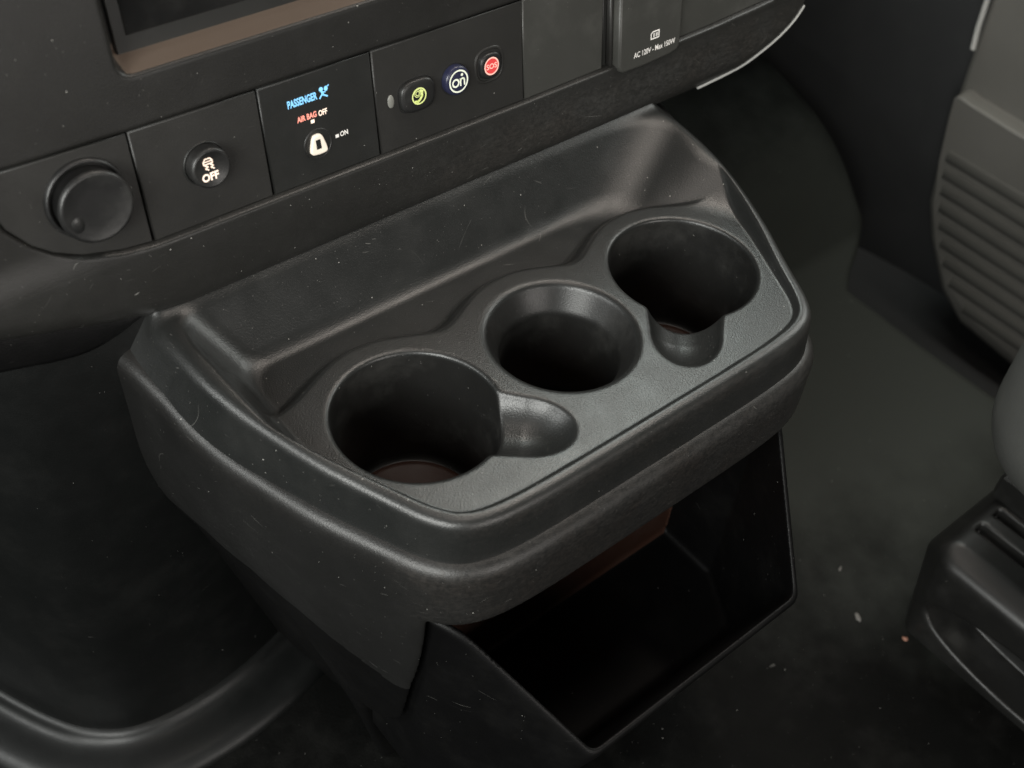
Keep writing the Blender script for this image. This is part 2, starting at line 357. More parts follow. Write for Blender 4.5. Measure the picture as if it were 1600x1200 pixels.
def build_tray():
    h = 1.0
    X, Y, Z, o = grid(-206, 206, -86, 150, -90, 42, h)
    x2, y2 = X[:, :, 0] + 0 * Y[:, :, 0], Y[:, :, 0] + 0 * X[:, :, 0]
    d2 = poly_sdf(outl, x2, y2)
    zr = zrim(y2)
    cups = [(-92.5, -1.0), (0.5, 0.0), (92.0, 2.5)]
    # raised collars round the cups, trough behind them
    pl = y2 - 36
    for cx, cy in cups: pl = smin(pl, np.hypot(x2 - cx, y2 - cy) - 53, 14)
    floor = -10.0 * sstep((pl + 1) / 10.0)
    back = -10 + (y2 - 79.0) * 1.12
    left = -10 + (-143.5 - x2) * 1.55
    right = -10 + (x2 - 110 - smax(0 * y2, 56 - y2, 12) * 0.62) * 0.50
    walls = smax(smax(back, left, 26), right, 26)
    H = smax(floor, walls, 6)
    bk = sstep((y2 - 66) / 20.0)
    H = H + 0 * bk
    rimw = (d2 + 9.0) * 2.6
    H = smax(H, rimw, 3.0)
    top = np.maximum(zr, back)                     # the back wall climbs on behind the dashboard
    H = smin(H, smax(zr, back - 2, 6), 3.0)
    gx, gy = np.gradient(H, h)
    cosf = 1 / np.sqrt(1 + np.minimum(gx * gx + gy * gy, 9))
    F = (Z - H[:, :, None]) * cosf[:, :, None]
    slope = np.interp(y2, [-80, 0, 20, 50, 80, 105, 140], [0.10, 0.14, 0.18, 0.30, 0.52, 0.85, 1.1])[:, :, None]
    dropc = np.interp(y2, [-80, 50, 80, 105, 140], [32, 30, 25, 20, 14])[:, :, None]
    side = (d2[:, :, None] - np.clip(zr[:, :, None] - Z, 0, dropc) * slope) / np.sqrt(1 + slope * slope)
    F = smax(F, side, 6.0)
    F = smax(F, (zr - dropc[:, :, 0] - 4)[:, :, None] - Z, 3)
    # cup tubes and wells
    R2 = [np.hypot(x2 - cx, y2 - cy)[:, :, None] for cx, cy in cups]
    for r in R2:
        F = np.minimum(F, np.maximum(np.maximum(r - 44, -86 - Z), Z + 9))
    for i, r in enumerate(R2):
        if i == 1:
            rad = 31.8 + 0.010 * (Z + 15) + 0.53 * smax(Z + 15.0, 0 * Z, 2.0)
            cut = np.maximum((r - rad) * 0.93, -75 - Z)
            F = smax(F, -cut, 2.8)
        else:
            cut = smax((r - (41.2 + 0.045 * Z)) * 0.999, -78 - Z, 5)
            F = smax(F, -cut, 2.8)
            sx = 1 if i == 0 else -1
            cx, cy = cups[i]; tx, ty = sx * -37.5, -54.5          # handle notch
            dx, dy = tx - cx, ty - cy; L = math.hypot(dx, dy); dx /= L; dy /= L
            px = X - cx; py = Y - cy
            s = px * dx + py * dy; q = px * -dy + py * dx
            s1 = np.clip(s, 0, L - 26)
            hz = 9.5 - (L - 26 - s1) * 0.03
            rad = 21.0 + (L - 26 - s1) * 0.075
            cap = np.sqrt(((s - s1) * 0.74) ** 2 + q ** 2 + (Z - hz) ** 2) - rad
            F = smax(F, -cap, 1.6)
    V, Q, N = nets(F, o, h)
    P = V
    # wear along the rim's front edge
    dv = poly_sdf(outl, P[:, 0].astype(np.float32), P[:, 1].astype(np.float32))
    zr_v = zrim(P[:, 1])
    wear = np.exp(-((P[:, 2] - zr_v + 5.0) / 7.0) ** 2) * np.clip((dv + 2.8) / 2.0, 0, 1) * np.clip((-35 - P[:, 1]) / 30, 0, 1) * np.clip((P[:, 0] + 140) / 40, 0, 1)
    wear = np.maximum(wear, 0.25 * np.clip((dv + 2.0) / 2.0, 0, 1) * np.clip((-35 - P[:, 1]) / 30, 0, 1))
    C = P[Q].mean(1)
    sel = np.full(len(Q), -1)
    for i, (cx, cy) in enumerate(cups):
        r = np.hypot(C[:, 0] - cx, C[:, 1] - cy)
        sel[(r < 42.3) & (C[:, 2] < -2.5)] = i
    tray = sdf_object('cup_tray', V / 1000, Q, N, 'tray', console, wear, sel == -1)
    labs = ('cup holder with a handle notch towards the engine cover side', 'plain funnel shaped middle cup holder', 'cup holder with a handle notch towards the door side')
    for i, (cx, cy) in enumerate(cups):
        cpo = sdf_object('cup_holder', V / 1000, Q, N, 'cup', console, None, sel == i)
        # brown disc at the bottom
        zb = (-74.4 if i == 1 else -77.2); rr = 29.5 if i == 1 else 34.5
        rings = [(rr, zb - 0.4), (rr, zb + 0.8), (rr - 0.8, zb + 1.4), (rr - 3.5, zb + 1.4), (rr - 4.2, zb + 0.9), (0.01, zb + 0.9)]
        VV = []; FF = []; n = 48
        for (r, z) in rings:
            for a in range(n): VV.append(((cx + r * math.cos(a * 2 * math.pi / n)) / 1000, (cy + r * math.sin(a * 2 * math.pi / n)) / 1000, z / 1000))
        for j in range(len(rings) - 1):
            for a in range(n): FF.append((j * n + a, j * n + (a + 1) % n, (j + 1) * n + (a + 1) % n, (j + 1) * n + a))
        link('cup_liner', pydata('cup_liner', VV, FF), 'brown', cpo)
build_tray()

def build_shell():
    h = 1.6
    X, Y, Z, o = grid(-204, 204, -102, 150, -334, 14, h)
    x2, y2 = X[:, :, 0] + 0 * Y[:, :, 0], Y[:, :, 0] + 0 * X[:, :, 0]
    d2 = poly_sdf(outl, x2, y2); zr = zrim(y2)
    tf = np.interp(y2, [-45, 50], [0.0007, 0.0026])[:, :, None]
    taper = tf * np.clip(-48 - Z, 0, 90) ** 2 + tf * 108 * np.maximum(-138 - Z, 0)
    off = np.interp(y2, [-80, 20, 50, 80, 105, 140], [9.0, 10.5, 12.5, 16, 21, 27]); drop = np.interp(y2, [-80, 30, 50, 80, 105, 140], [24.5, 26.5, 25.5, 20, 15, 9])
    F = smax((d2 - off)[:, :, None] + taper, Z - (zr - drop)[:, :, None], 11)
    F = smax(F, -330 - Z, 3)
    # the opening for the bin
    box = np.maximum(np.maximum(np.abs(X) - 130, Y - (-4) + 0 * X), Z + 66)
    F = smax(F, -box, 7)
    # room for the tray body
    F = np.maximum(F, -np.maximum(d2[:, :, None] + 6, -58 - Z))
    for cx in (-92.5, 0.5, 92):
        F = np.maximum(F, -np.maximum(np.hypot(X - cx, Y) - 46.5, -90 - Z))
    V, Q, N = nets(F, o, h)
    P = V
    dv = poly_sdf(outl, P[:, 0].astype(np.float32), P[:, 1].astype(np.float32))
    zt = zrim(P[:, 1]) - np.interp(P[:, 1], [-80, 30, 50, 80, 105, 140], [30, 32, 31, 25, 19, 13])
    fr = np.clip((-45 - P[:, 1]) / 30, 0, 1)
    wear = np.exp(-((P[:, 2] - zt) / 9.0) ** 2) * (0.25 + 0.75 * fr) + 0.75 * fr * (P[:, 2] > zt) * 0 + 0.65 * fr * np.clip((P[:, 2] + 74) / 14, 0, 1) * (dv > 2)
    wear = np.clip(wear, 0, 1) * (dv > 0)
    C = V[Q].mean(1)
    low = C[:, 2] < zrim(C[:, 1]) - np.interp(C[:, 1], [-80, 30, 50, 80, 105, 140], [150, 146, 140, 132, 126, 122])  # split where the wall falls into painted shade
    sdf_object('lower_shell', V / 1000, Q, N, 'shell', console, wear, ~low)
    sdf_object('shaded_lower_wall', V / 1000, Q, N, 'shell_shade', console, None, low)
build_shell()

def build_bin():
    h = 1.5
    X, Y, Z, o = grid(-140, 140, -150, 0, -262, -66, h)
    def wedge(off, top):
        nx, ny = 70 / math.hypot(70, 39), -39 / math.hypot(70, 39)   # outward normal of the right side wall
        side = (np.abs(X) - 120.5) * nx + (Y + 70) * ny + 0 * Z
        front = (-141.5 - Y) * 0.94 + (-144 - Z) * 0.34 + 0 * X
        back = Y - (-8) + 0 * X + 0 * Z
        bot = -256 - Z + 0 * X + 0 * Y
        side = np.maximum(side, np.abs(X) - 127 + 0 * Y + 0 * Z)
        f = smax(side + off, front + off, 5)
        f = np.maximum(f, back + off); f = smax(f, bot + off, 6)
        if top:
            rim = (Z + 75.5 - (Y + 70) * 0.986) * 0.712 + 0 * X
            rim = smax(rim, Z + 74.5 + 0 * X + 0 * Y, 10)
            f = smax(f, rim, 4.0)
        return f
    F = wedge(0, True)
    F = smax(F, -wedge(4.2, False), 2.2)
    V, Q, N = nets(F, o, h)
    C = V[Q].mean(1); NC = N[Q].mean(1)
    backf = (C[:, 1] > -20) & (NC[:, 1] < -0.6)
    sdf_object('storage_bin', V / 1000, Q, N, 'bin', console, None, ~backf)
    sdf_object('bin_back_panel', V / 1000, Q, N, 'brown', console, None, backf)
build_bin()

# ------------------------------------------------------------------ dashboard
DD = np.array((0, -.16160382, -.98685572)); NN = np.array((0, -.98685572, .16160382)); P0 = np.array((0, .107, .028))
UP = -DD
def dp(u, v, w):
    """dash plane coordinates in mm -> world metres"""
    return P0 + np.array((u / 1000, 0, 0)) + UP * (v / 1000) + NN * (w / 1000)
def dpa(A):
    A = np.asarray(A, float)
    return P0 + A[:, 0:1] / 1000 * np.array((1, 0, 0)) + A[:, 1:2] / 1000 * UP + A[:, 2:3] / 1000 * NN
dash = empty('dashboard', tuple(dp(0, -8, -20)), 'dark grey dashboard centre section with screen recess, row of switch panels and worn lower lip', 'dashboard')

pocket = [(-159, 30.2), (-175, 32.2), (-193, 37), (-205, 43.5), (-213, 50.5), (-221, 62), (-225, 75), (-224, 88.5), (-190, 87.6), (-160, 86.8), (-96, 86.3), (0, 86), (150, 86), (288, 86), (290, 60), (282, 40), (268, 31.5), (212, 29.2), (150, 28.6), (60, 28.2), (-33, 28.8), (-96, 29.6)]
def build_dash():
    h = 1.1
    X, Y, Z, o = grid(-300, 335, -24, 216, -34, 12, h)
    x2, y2 = X[:, :, 0] + 0 * Y[:, :, 0], Y[:, :, 0] + 0 * X[:, :, 0]
    dpk = poly_sdf(pocket, x2, y2)
    Wout = 2.2 * sstep((48 - y2) / 20.0) - 0.0030 * np.maximum(0, 24 - y2) ** 2
    W = smin(Wout, np.maximum(dpk * 4.0 + 1.2 + 1.6 * sstep((60 - y2) / 10), -7.0), 3.2)
    rec = np.maximum(np.maximum(np.maximum(-157 - x2, x2 - 175), 109.5 - y2), y2 - 209)
    rr = 7.0
    qx = np.maximum(-157 + rr - x2, 0); qy = np.maximum(109.5 + rr - y2, 0)
    rec = np.where((qx > 0) & (qy > 0), np.hypot(qx, qy) - rr, rec)
    W = smin(W, np.maximum(rec * 3.2, -17.0), 2.0)
    gx, gy = np.gradient(W, h)
    cosf = 1 / np.sqrt(1 + np.minimum(gx * gx + gy * gy, 9))
    F = (Z - W[:, :, None]) * cosf[:, :, None]
    ub = [-310, -260, -238, -205, -173, -150, 246, 262, 279, 294, 306, 312, 318, 330, 345]
    vb = [31, 19, 11, 1.0, -8.0, -13.5, -12.0, -7.5, -1.5, 7, 20, 32, 48, 90, 150]
    xs = x2[:, 0]; vv = np.interp(xs, ub, vb); ker = np.ones(11) / 11
    vv = np.convolve(np.pad(vv, 5, mode='edge'), ker, 'valid')
    sl = np.gradient(vv, h); 
    bot = ((vv[:, None] - y2) / np.sqrt(1 + sl[:, None] ** 2))[:, :, None]
    bot = bot - np.clip(-Z - 2, 0, 40) * 0.25
    F = smax(F, bot, 11)
    F = smax(F, -31 - Z, 2)
    V, Q, N = nets(F, o, h)
    band = np.exp(-((V[:, 1] - 8) / 16.0) ** 2) * np.clip((V[:, 0] + 80) / 160, 0.10, 1) * 1.6
    band = np.where(V[:, 1] > 27, 0, band)
    N = N[:, 0:1] * np.array((1.0, 0, 0)) + N[:, 1:2] * UP + N[:, 2:3] * NN
    C = V[Q].mean(1)
    lip = (C[:, 1] < 31) & (poly_sdf(pocket, C[:, 0].astype(np.float32), C[:, 1].astype(np.float32)) > -1.0) | (C[:, 0] < -150) & (C[:, 1] < 31)
    led = (C[:, 0] > -153) & (C[:, 0] < 172) & (C[:, 1] > 108.6) & (C[:, 1] < 118) & (C[:, 2] < -1.6)
    sdf_object('screen_ledge_reflection', dpa(V), Q, N, 'ledge_reflection', dash, band, led)
    sdf_object('fascia', dpa(V), Q, N, 'dash', dash, band, ~lip & ~led)
    sdf_object('lower_lip', dpa(V), Q, N, 'lip', dash, band, lip)
build_dash()

def inset(poly, d):
    P = np.asarray(poly, float); n = len(P); out = []
    area2 = sum(P[i - 1][0] * P[i][1] - P[i][0] * P[i - 1][1] for i in range(n))
    sgn = 1 if area2 > 0 else -1
    for i in range(n):
        a = P[i] - P[i - 1]; b = P[(i + 1) % n] - P[i]
        a /= np.hypot(*a) + 1e-9; b /= np.hypot(*b) + 1e-9
        na = np.array((-a[1], a[0])) * sgn; nb = np.array((-b[1], b[0])) * sgn
        m = na + nb; L = m @ m
        out.append(P[i] + d * 2 * m / max(L, 0.6))
    return np.array(out)
def loft(name, rings, mat, parent, cap=True, tf=dpa, smooth=True, sharp=None, base=False):
    """rings: list of (n,3) arrays in local plane coords"""
    V = np.vstack([tf(np.asarray(r)) for r in rings]); n = len(rings[0]); F = []
    for j in range(len(rings) - 1):
        for a in range(n): F.append((j * n + a, j * n + (a + 1) % n, (j + 1) * n + (a + 1) % n, (j + 1) * n + a))
    if cap: F.append(tuple((len(rings) - 1) * n + a for a in range(n)))
    if base: F.append(tuple(range(n))[::-1])
    me = pydata(name, V, F)
    ob = link(name, me, mat, parent, smooth)
    if smooth:
        me.polygons[len(me.polygons) - 1].use_smooth = False if cap and sharp is None else True
    return ob
def ring(poly, w):
    P = np.asarray(poly, float); return np.column_stack([P, np.full(len(P), w)])
def plate(name, poly, w0, w1, bev, mat, parent, tf=dpa):
    r = [ring(poly, w0), ring(poly, w1 - bev), ring(inset(poly, bev * .3), w1 - bev * .3), ring(inset(poly, bev), w1)]
    return loft(name, r, mat, parent, True, tf)
def shape(kind, cx, cy, rx, ry, n=48, p=2.0):
    a = np.arange(n) * 2 * math.pi / n; c, s = np.cos(a), np.sin(a)
    return np.column_stack([cx + rx * np.sign(c) * np.abs(c) ** (2 / p), cy + ry * np.sign(s) * np.abs(s) ** (2 / p)])
def clip_u(poly, u0, u1):
    def cl(P, f, keep):
        out = []
        for i in range(len(P)):
            a, b = P[i - 1], P[i]
            ka, kb = keep(a), keep(b)
            if ka != kb:
                t = (f - a[0]) / (b[0] - a[0]); out.append((f, a[1] + t * (b[1] - a[1])))
            if kb: out.append(tuple(b))
        return out
    P = [tuple(p) for p in poly]
    P = cl(P, u0, lambda q: q[0] > u0); P = cl(P, u1, lambda q: q[0] < u1)
    return [P[i] for i in range(len(P)) if math.hypot(P[i][0] - P[i - 1][0], P[i][1] - P[i - 1][1]) > 2.5]
pin = [tuple(p) for p in inset(pocket, 0.9)]

def switch_panel(u0, u1, mat, w1=-0.8, label=None, g=0.45):
    o = plate('switch_panel', clip_u(pin, u0 + g, u1 - g), -8.0, w1, 0.7, mat, dash)
    if label: o['label'] = label
    return o
p_knob = switch_panel(-240, -159.6, 'panel', label='rounded end panel with power outlet cap')
p_trac = switch_panel(-159.6, -96.0, 'panel', label='panel with traction control button')
p_air = switch_panel(-96.0, -33.0, 'panel_black', label='black panel with passenger air bag lock switch')
p_btn = switch_panel(-33.0, 63.0, 'panel', label='panel with three call buttons')
p_blank = switch_panel(63.0, 121.8, 'panel_lit', label='blank scuffed panel with window light in its colour', g=0.25)
p_end = switch_panel(181.2, 300, 'panel_lit', label='blank end panel')
# outlet cover flap with its hinge post
poly = chaikin([(130.0, 95), (130.0, 24.0), (134, 22.8), (178, 25.2), (180.6, 30), (180.6, 95)], 0)
flp = np.array([(130.0, 86), (130.0, 29), (131, 26), (134, 24.2), (150, 23.6), (172, 24.4), (178, 25.6), (180, 28), (180.6, 31), (180.6, 86)])
p_out = plate('outlet_flap', flp, -7, 4.6, 1.6, 'panel_lit', dash); p_out['label'] = 'flap printed AC 120V over the power outlet'
plate('hinge_post', [(123.0, 86), (123.0, 29.5), (126.2, 29.0), (126.2, 86)], -7, -2.6, 0.7, 'panel_black', dash)
plate('hinge_post', [(126.9, 86), (126.9, 28.8), (129.4, 28.6), (129.4, 86)], -7, -0.2, 0.9, 'panel', dash)

# screen set into the recess
scr = plate('screen', [(-150.2, 206), (-150.2, 111.4), (169, 111.4), (169, 206)], -19, -14.5, 0.8, 'panel_black', dash)
plate('display_glass', [(-144.5, 201), (-144.5, 121), (163, 121), (163, 201)], -15, -14.0, 0.5, 'screen', scr)
# upper dashboard above the frame
V = []; F = []
prof = [(214.5, -0.5), (224, -4), (238, -15), (247, -40), (252, -90), (254, -300), (252, -420)]
us = [-600, -300, -150, 0, 150, 300, 420, 600]
for u in us:
    for (v, wv) in prof: V.append(dp(u, v, wv - (abs(u) / 600) ** 3 * 30))
k = len(prof)
for i in range(len(us) - 1):
    for j in range(k - 1): F.append((i * k + j, (i + 1) * k + j, (i + 1) * k + j + 1, i * k + j + 1))
link('upper_dash', pydata('upper_dash', V, F), 'dash', dash)
# lower closing panel under the lip at the driver side
V = []
lp = [(-300, 30), (-260, 18), (-238, 10), (-205, 1.5), (-184, -4), (-168, -5)]
lo = [(-300, 4), (-260, -2), (-242, -5), (-208, -14.5), (-190, -13), (-170, -6)]
up_ring = []; rows = []
for (a, b) in zip(lp, lo):
    rows.append([(a[0], a[1] + 6, -5), (a[0], a[1], -4), (b[0], b[1] + 3, -3.5), (b[0], b[1] + 0.8, -4.2), (b[0], b[1], -6), (b[0], b[1] + 3, -28)])
rows = np.array(rows, float); sm = np.array([chaikin(rows[:, j], 2, False) for j in range(rows.shape[1])]).transpose(1, 0, 2)
V = dpa(sm.reshape(-1, 3)); k = sm.shape[1]; F = []
for i in range(len(sm) - 1):
    for j in range(k - 1): F.append((i * k + j, (i + 1) * k + j, (i + 1) * k + j + 1, i * k + j + 1))
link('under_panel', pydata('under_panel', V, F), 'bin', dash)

tp = chaikin([(208, -11.0), (246, -9.2), (263, -4.6), (280, 1.6), (294, 9.6), (302, 18)], 3, False)  # pale bead added to stand in for the lip's lower edge highlight
V = []; F = []
for i, (u, v) in enumerate(tp):
    for a in range(8): V.append(dp(u, v + 0.9 * math.sin(a * math.pi / 4), 0.2 + 0.9 * math.cos(a * math.pi / 4) - 0.0030 * (24 - v) ** 2))
for i in range(len(tp) - 1):
    for a in range(8): F.append((i * 8 + a, i * 8 + (a + 1) % 8, i * 8 + 8 + (a + 1) % 8, i * 8 + 8 + a))
et = link('edge_trim_or_glint', pydata('edge_trim_or_glint', V, F), 'seal_and_glint', dash); et['label'] = 'pale bead standing in for the highlight along the lower right edge of the lip'

# --- controls on the panels
def rings_of(poly_fn, prof):
    return [ring(poly_fn(s), w) for s, w in prof]
# power outlet cap
c0 = (-184.0, 63.5)
rg = loft('outlet_ring', rings_of(lambda s: shape('c', *c0, 17.6 * s, 17.6 * s), [(1.06, -1.2), (1.05, 0.4), (1.02, 1.3), (0.98, 1.6), (0.94, 1.2), (0.92, -1)]), 'button', p_knob, False)
cp = loft('outlet_cap', rings_of(lambda s: shape('c', c0[0] + 0.6, c0[1] - 0.8, 16.2 * s, 16.2 * s), [(0.97, -1.5), (0.97, 6.0), (1.02, 6.4), (1.03, 7.4), (1.02, 8.6), (0.98, 9.4), (0.94, 9.7), (0.90, 9.5), (0.5, 9.3), (0.02, 9.3)]), 'button', p_knob, True)
cp['label'] = 'round dark cap of the power outlet'
tb = shape('c', -190.5, 68.5, 4.6, 6.0, 24, 2.4)
loft('thumb_dimple', [ring(shape('c', -193.5, 58.0, 3.2 * s, 4.2 * s, 24), wv) for s, wv in ((1, 9.2), (0.75, 9.7), (0.4, 9.95), (0.05, 10.0))], 'button', cp, True)
def bars(name, rects, w0, w1, mat, parent):
    V = []; F = []
    for (a, b, c, d) in rects:
        i = len(V)
        for wv in (w0, w1):
            for (u, v) in ((a, b), (c, b), (c, d), (a, d)): V.append(dp(u, v, wv))
        F += [(i + 4, i + 5, i + 6, i + 7), (i, i + 1, i + 5, i + 4), (i + 1, i + 2, i + 6, i + 5), (i + 2, i + 3, i + 7, i + 6), (i + 3, i, i + 4, i + 7)]
    return link(name, pydata(name, V, F), mat, parent, False)
M['faint'] = flat('faint_print', (0.10, 0.10, 0.09), 0.6)
bars('faint_mark', [(-185.7, 41.3, -184.0, 42.3), (-183.4, 41.5, -182.4, 42.2), (-181.8, 40.9, -181.2, 42.9), (-180.7, 41.2, -179.2, 43.0)], -0.82, -0.70, 'faint', p_knob)

# traction control button
c1 = (-127.6, 59.6)
tbn = loft('traction_button', rings_of(lambda s: shape('c', *c1, 9.9 * s, 9.9 * s), [(1.0, -1.5), (1.0, 4.2), (0.98, 5.4), (0.92, 6.2), (0.84, 6.4), (0.80, 6.1), (0.02, 6.0)]), 'button', p_trac, True)
loft('button_ring', rings_of(lambda s: shape('c', *c1, 9.9 * s, 9.9 * s), [(1.10, -1.2), (1.09, -0.2), (1.05, 0.1), (1.02, -0.2), (1.01, -1.3)]), 'panel_black', p_trac, False)

def poly_mesh(name, polys, w0, w1, mat, parent):
    """flat printed shapes as thin solids; polys in (u,v)"""
    bm = bmesh.new()
    for P in polys:
        vs0 = [bm.verts.new(tuple(dp(u, v, w1))) for (u, v) in P]
        bm.faces.new(vs0)
    bmesh.ops.triangulate(bm, faces=bm.faces[:])
    me = bpy.data.meshes.new(name); bm.to_mesh(me); bm.free()
    N = Vector(NN)
    me.update()
    bm = bmesh.new(); bm.from_mesh(me)
    for f in bm.faces:
        f.normal_update()
        if f.normal.dot(N) < 0: f.normal_flip()
    bm.to_mesh(me); bm.free()
    return link(name, me, mat, parent, False)
def stroke(pts, wd, closed=False):
    """polyline to quads"""
    out = []; n = len(pts)
    for i in range(n if closed else n - 1):
        a = np.array(pts[i], float); b = np.array(pts[(i + 1) % n], float); d = b - a; L = np.hypot(*d) + 1e-9; d /= L
        nrm = np.array((-d[1], d[0])) * wd / 2; e = d * wd * 0.3
        out.append([tuple(a - e + nrm), tuple(a - e - nrm), tuple(b + e - nrm), tuple(b + e + nrm)])
    return out
def annulus(cx, cy, r0, r1, n=40, ry=1.0):
    out = []
    for i in range(n):
        a, b = 2 * math.pi * i / n, 2 * math.pi * (i + 1) / n
        out.append([(cx + r0 * math.cos(a), cy + r0 * math.sin(a) * ry), (cx + r1 * math.cos(a), cy + r1 * math.sin(a) * ry), (cx + r1 * math.cos(b), cy + r1 * math.sin(b) * ry), (cx + r0 * math.cos(b), cy + r0 * math.sin(b) * ry)])
    return out
def text(name, body, u0, v0, width, height, wv, mat, parent, bold=0.02):
    cu = bpy.data.curves.new('t', 'FONT'); cu.body = body; cu.size = 1.0; cu.offset = bold; cu.resolution_u = 3
    ob = bpy.data.objects.new('t', cu); COL.objects.link(ob)
    bpy.context.view_layer.update()
    dg = bpy.context.evaluated_depsgraph_get()
    me = bpy.data.meshes.new_from_object(ob.evaluated_get(dg))
    bpy.data.objects.remove(ob); bpy.data.curves.remove(cu)
    co = np.array([v.co for v in me.vertices])
    mn, mx = co.min(0), co.max(0)
    A = np.column_stack([u0 + (co[:, 0] - mn[0]) / (mx[0] - mn[0]) * width, v0 + (co[:, 1] - mn[1]) / (mx[1] - mn[1]) * height, np.full(len(co), wv)])
    W = dpa(A)
    for v, p in zip(me.vertices, W): v.co = p
    me.name = name; me.update()
    return link(name, me, mat, parent, False)

wt = 6.25
text('lettering', 'OFF', -133.2, 54.2, 8.4, 4.0, wt, 'warm', tbn, 0.035)
ic = []
cx, cy = -129.0, 63.2
ic += stroke([(cx - 2.2, cy - 0.6), (cx - 2.2, cy + 0.7), (cx - 1.2, cy + 2.0), (cx + 1.3, cy + 2.0), (cx + 2.2, cy + 0.7), (cx + 2.2, cy - 0.6)], 0.55, True)
ic += stroke([(cx - 2.0, cy + 0.6), (cx + 2.0, cy + 0.6)], 0.5)
ic += stroke([(cx - 1.8, cy - 0.9), (cx - 0.2, cy - 2.0), (cx - 1.6, cy - 2.6), (cx - 0.2, cy - 3.6)], 0.6)
ic += stroke([(cx + 1.0, cy - 0.9), (cx + 2.4, cy - 2.0), (cx + 1.2, cy - 2.6), (cx + 2.6, cy - 3.6)], 0.6)
poly_mesh('skid_symbol', ic, 0, wt, 'warm', tbn)

# air bag panel
wp = -0.62
text('lettering', 'PASSENGER', -81.4, 71.0, 16.3, 4.0, wp, 'blue', p_air, 0.03)
cx, cy = -61.4, 73.6
ic = [list(map(tuple, shape('c', cx - 1.2, cy + 1.6, 1.15, 1.15, 20)))]
ic += stroke([(cx - 0.9, cy + 0.2), (cx - 0.3, cy - 1.3)], 1.1) + stroke([(cx - 0.3, cy - 1.4), (cx + 1.9, cy - 2.7)], 0.75) + stroke([(cx - 0.8, cy - 0.8), (cx - 2.4, cy - 2.7)], 0.75)
ic += stroke([(cx - 0.6, cy + 0.1), (cx + 0.9, cy - 0.3)], 0.6) + [list(map(tuple, shape('c', cx + 1.5, cy + 1.3, 1.05, 1.25, 18)))] + stroke([(cx + 2.6, cy + 2.2), (cx + 3.2, cy + 2.6)], 0.55)
poly_mesh('airbag_symbol', ic, 0, wp, 'blue', p_air)
text('lettering', 'AIR BAG', -77.6, 62.6, 10.8, 3.0, wp, 'red', p_air, 0.03)
text('lettering', 'OFF', -65.7, 62.2, 4.9, 3.0, wp, 'warm', p_air, 0.03)
bars('indicator_mark', [(-70.3, 60.0, -68.4, 61.7)], -0.82, wp, 'warm', p_air)
bars('indicator_mark', [(-58.0, 48.1, -56.2, 49.7)], -0.82, wp, 'white', p_air)
text('lettering', 'ON', -55.4, 47.9, 4.6, 2.7, wp, 'white', p_air, 0.03)
loft('lock_ring', rings_of(lambda s: shape('c', -68.2, 48.6, 7.6 * s, 7.6 * s), [(1.05, -0.9), (1.0, -0.3), (0.95, -0.5), (0.93, -1.2)]), 'button', p_air, False)
key = chaikin([(-70.4, 54.0), (-71.6, 52.6), (-73.4, 46.4), (-73.0, 44.4), (-71.2, 43.6), (-66.0, 43.4), (-64.0, 44.0), (-63.8, 46.0), (-65.6, 52.4), (-67.0, 54.0)], 2)
lk = loft('lock_cylinder', [ring(inset(key, d), wv) for d, wv in ((0, -1.0), (0, 0.3), (0.3, 0.8), (0.9, 0.9))], 'cream', p_air, True)
slot = [(-70.2, 51.6), (-70.2, 46.6), (-67.4, 46.6), (-67.6, 51.6)]
poly_mesh('key_slot', [slot], 0, 1.0, 'gap', lk)

# call buttons
loft('microphone', rings_of(lambda s: shape('c', -24.0, 56.3, 1.7 * s, 3.1 * s, 28), [(1.15, -0.9), (1.1, -0.5), (1.0, -0.4), (0.5, -0.2), (0.02, -0.1)]), 'sensor', p_btn, True)
pc = (-8.6, 55.4)
loft('button_recess', rings_of(lambda s: shape('r', *pc, 11.4 * s, 9.2 * s, 48, 3.2), [(1.0, -0.9), (0.985, -0.6), (0.95, -0.72), (0.93, -1.4)]), 'gap', p_btn, False)
b1 = loft('call_button', rings_of(lambda s: shape('r', *pc, 10.6 * s, 8.5 * s, 48, 3.0), [(1.0, -1.5), (1.0, 0.6), (0.97, 1.5), (0.9, 2.0), (0.78, 2.1), (0.02, 2.15)]), 'button', p_btn, True)
b1['label'] = 'dark button with yellow green call symbol'
ic = annulus(pc[0], pc[1], 3.75, 4.5)
ic += stroke([(pc[0] - 1.9, pc[1] - 3.0), (pc[0] + 0.2, pc[1] - 2.2), (pc[0] + 1.7, pc[1] - 0.4), (pc[0] + 1.9, pc[1] + 1.4)], 1.3)
ic += stroke([(pc[0] + 1.0, pc[1] + 2.6), (pc[0] + 2.2, pc[1] + 1.9)], 1.5) + stroke([(pc[0] - 2.6, pc[1] - 2.4), (pc[0] - 0.6, pc[1] - 2.9)], 1.2)
ic += annulus(pc[0] - 0.9, pc[1] + 1.6, 0.9, 1.35, 16) + annulus(pc[0] - 0.9, pc[1] + 1.6, 1.75, 2.1, 16)
poly_mesh('call_symbol', ic, 0, 2.28, 'yellow', b1)
oc = (16.0, 56.0)
loft('button_recess', rings_of(lambda s: shape('c', *oc, 8.9 * s, 8.9 * s), [(1.0, -0.9), (0.98, -0.6), (0.94, -0.72), (0.92, -1.4)]), 'gap', p_btn, False)
b2 = loft('assist_button', rings_of(lambda s: shape('c', *oc, 8.0 * s, 8.0 * s), [(1.0, -1.5), (1.0, 1.2), (0.97, 2.2), (0.9, 2.9), (0.82, 3.1), (0.02, 3.15)]), 'navy', p_btn, True)
b2['label'] = 'round navy button with ringed On logo'
poly_mesh('logo_ring', annulus(oc[0], oc[1], 5.3, 6.15), 0, 3.30, 'pale', b2)
ic = annulus(oc[0] - 1.95, oc[1] - 0.6, 1.45, 2.40)
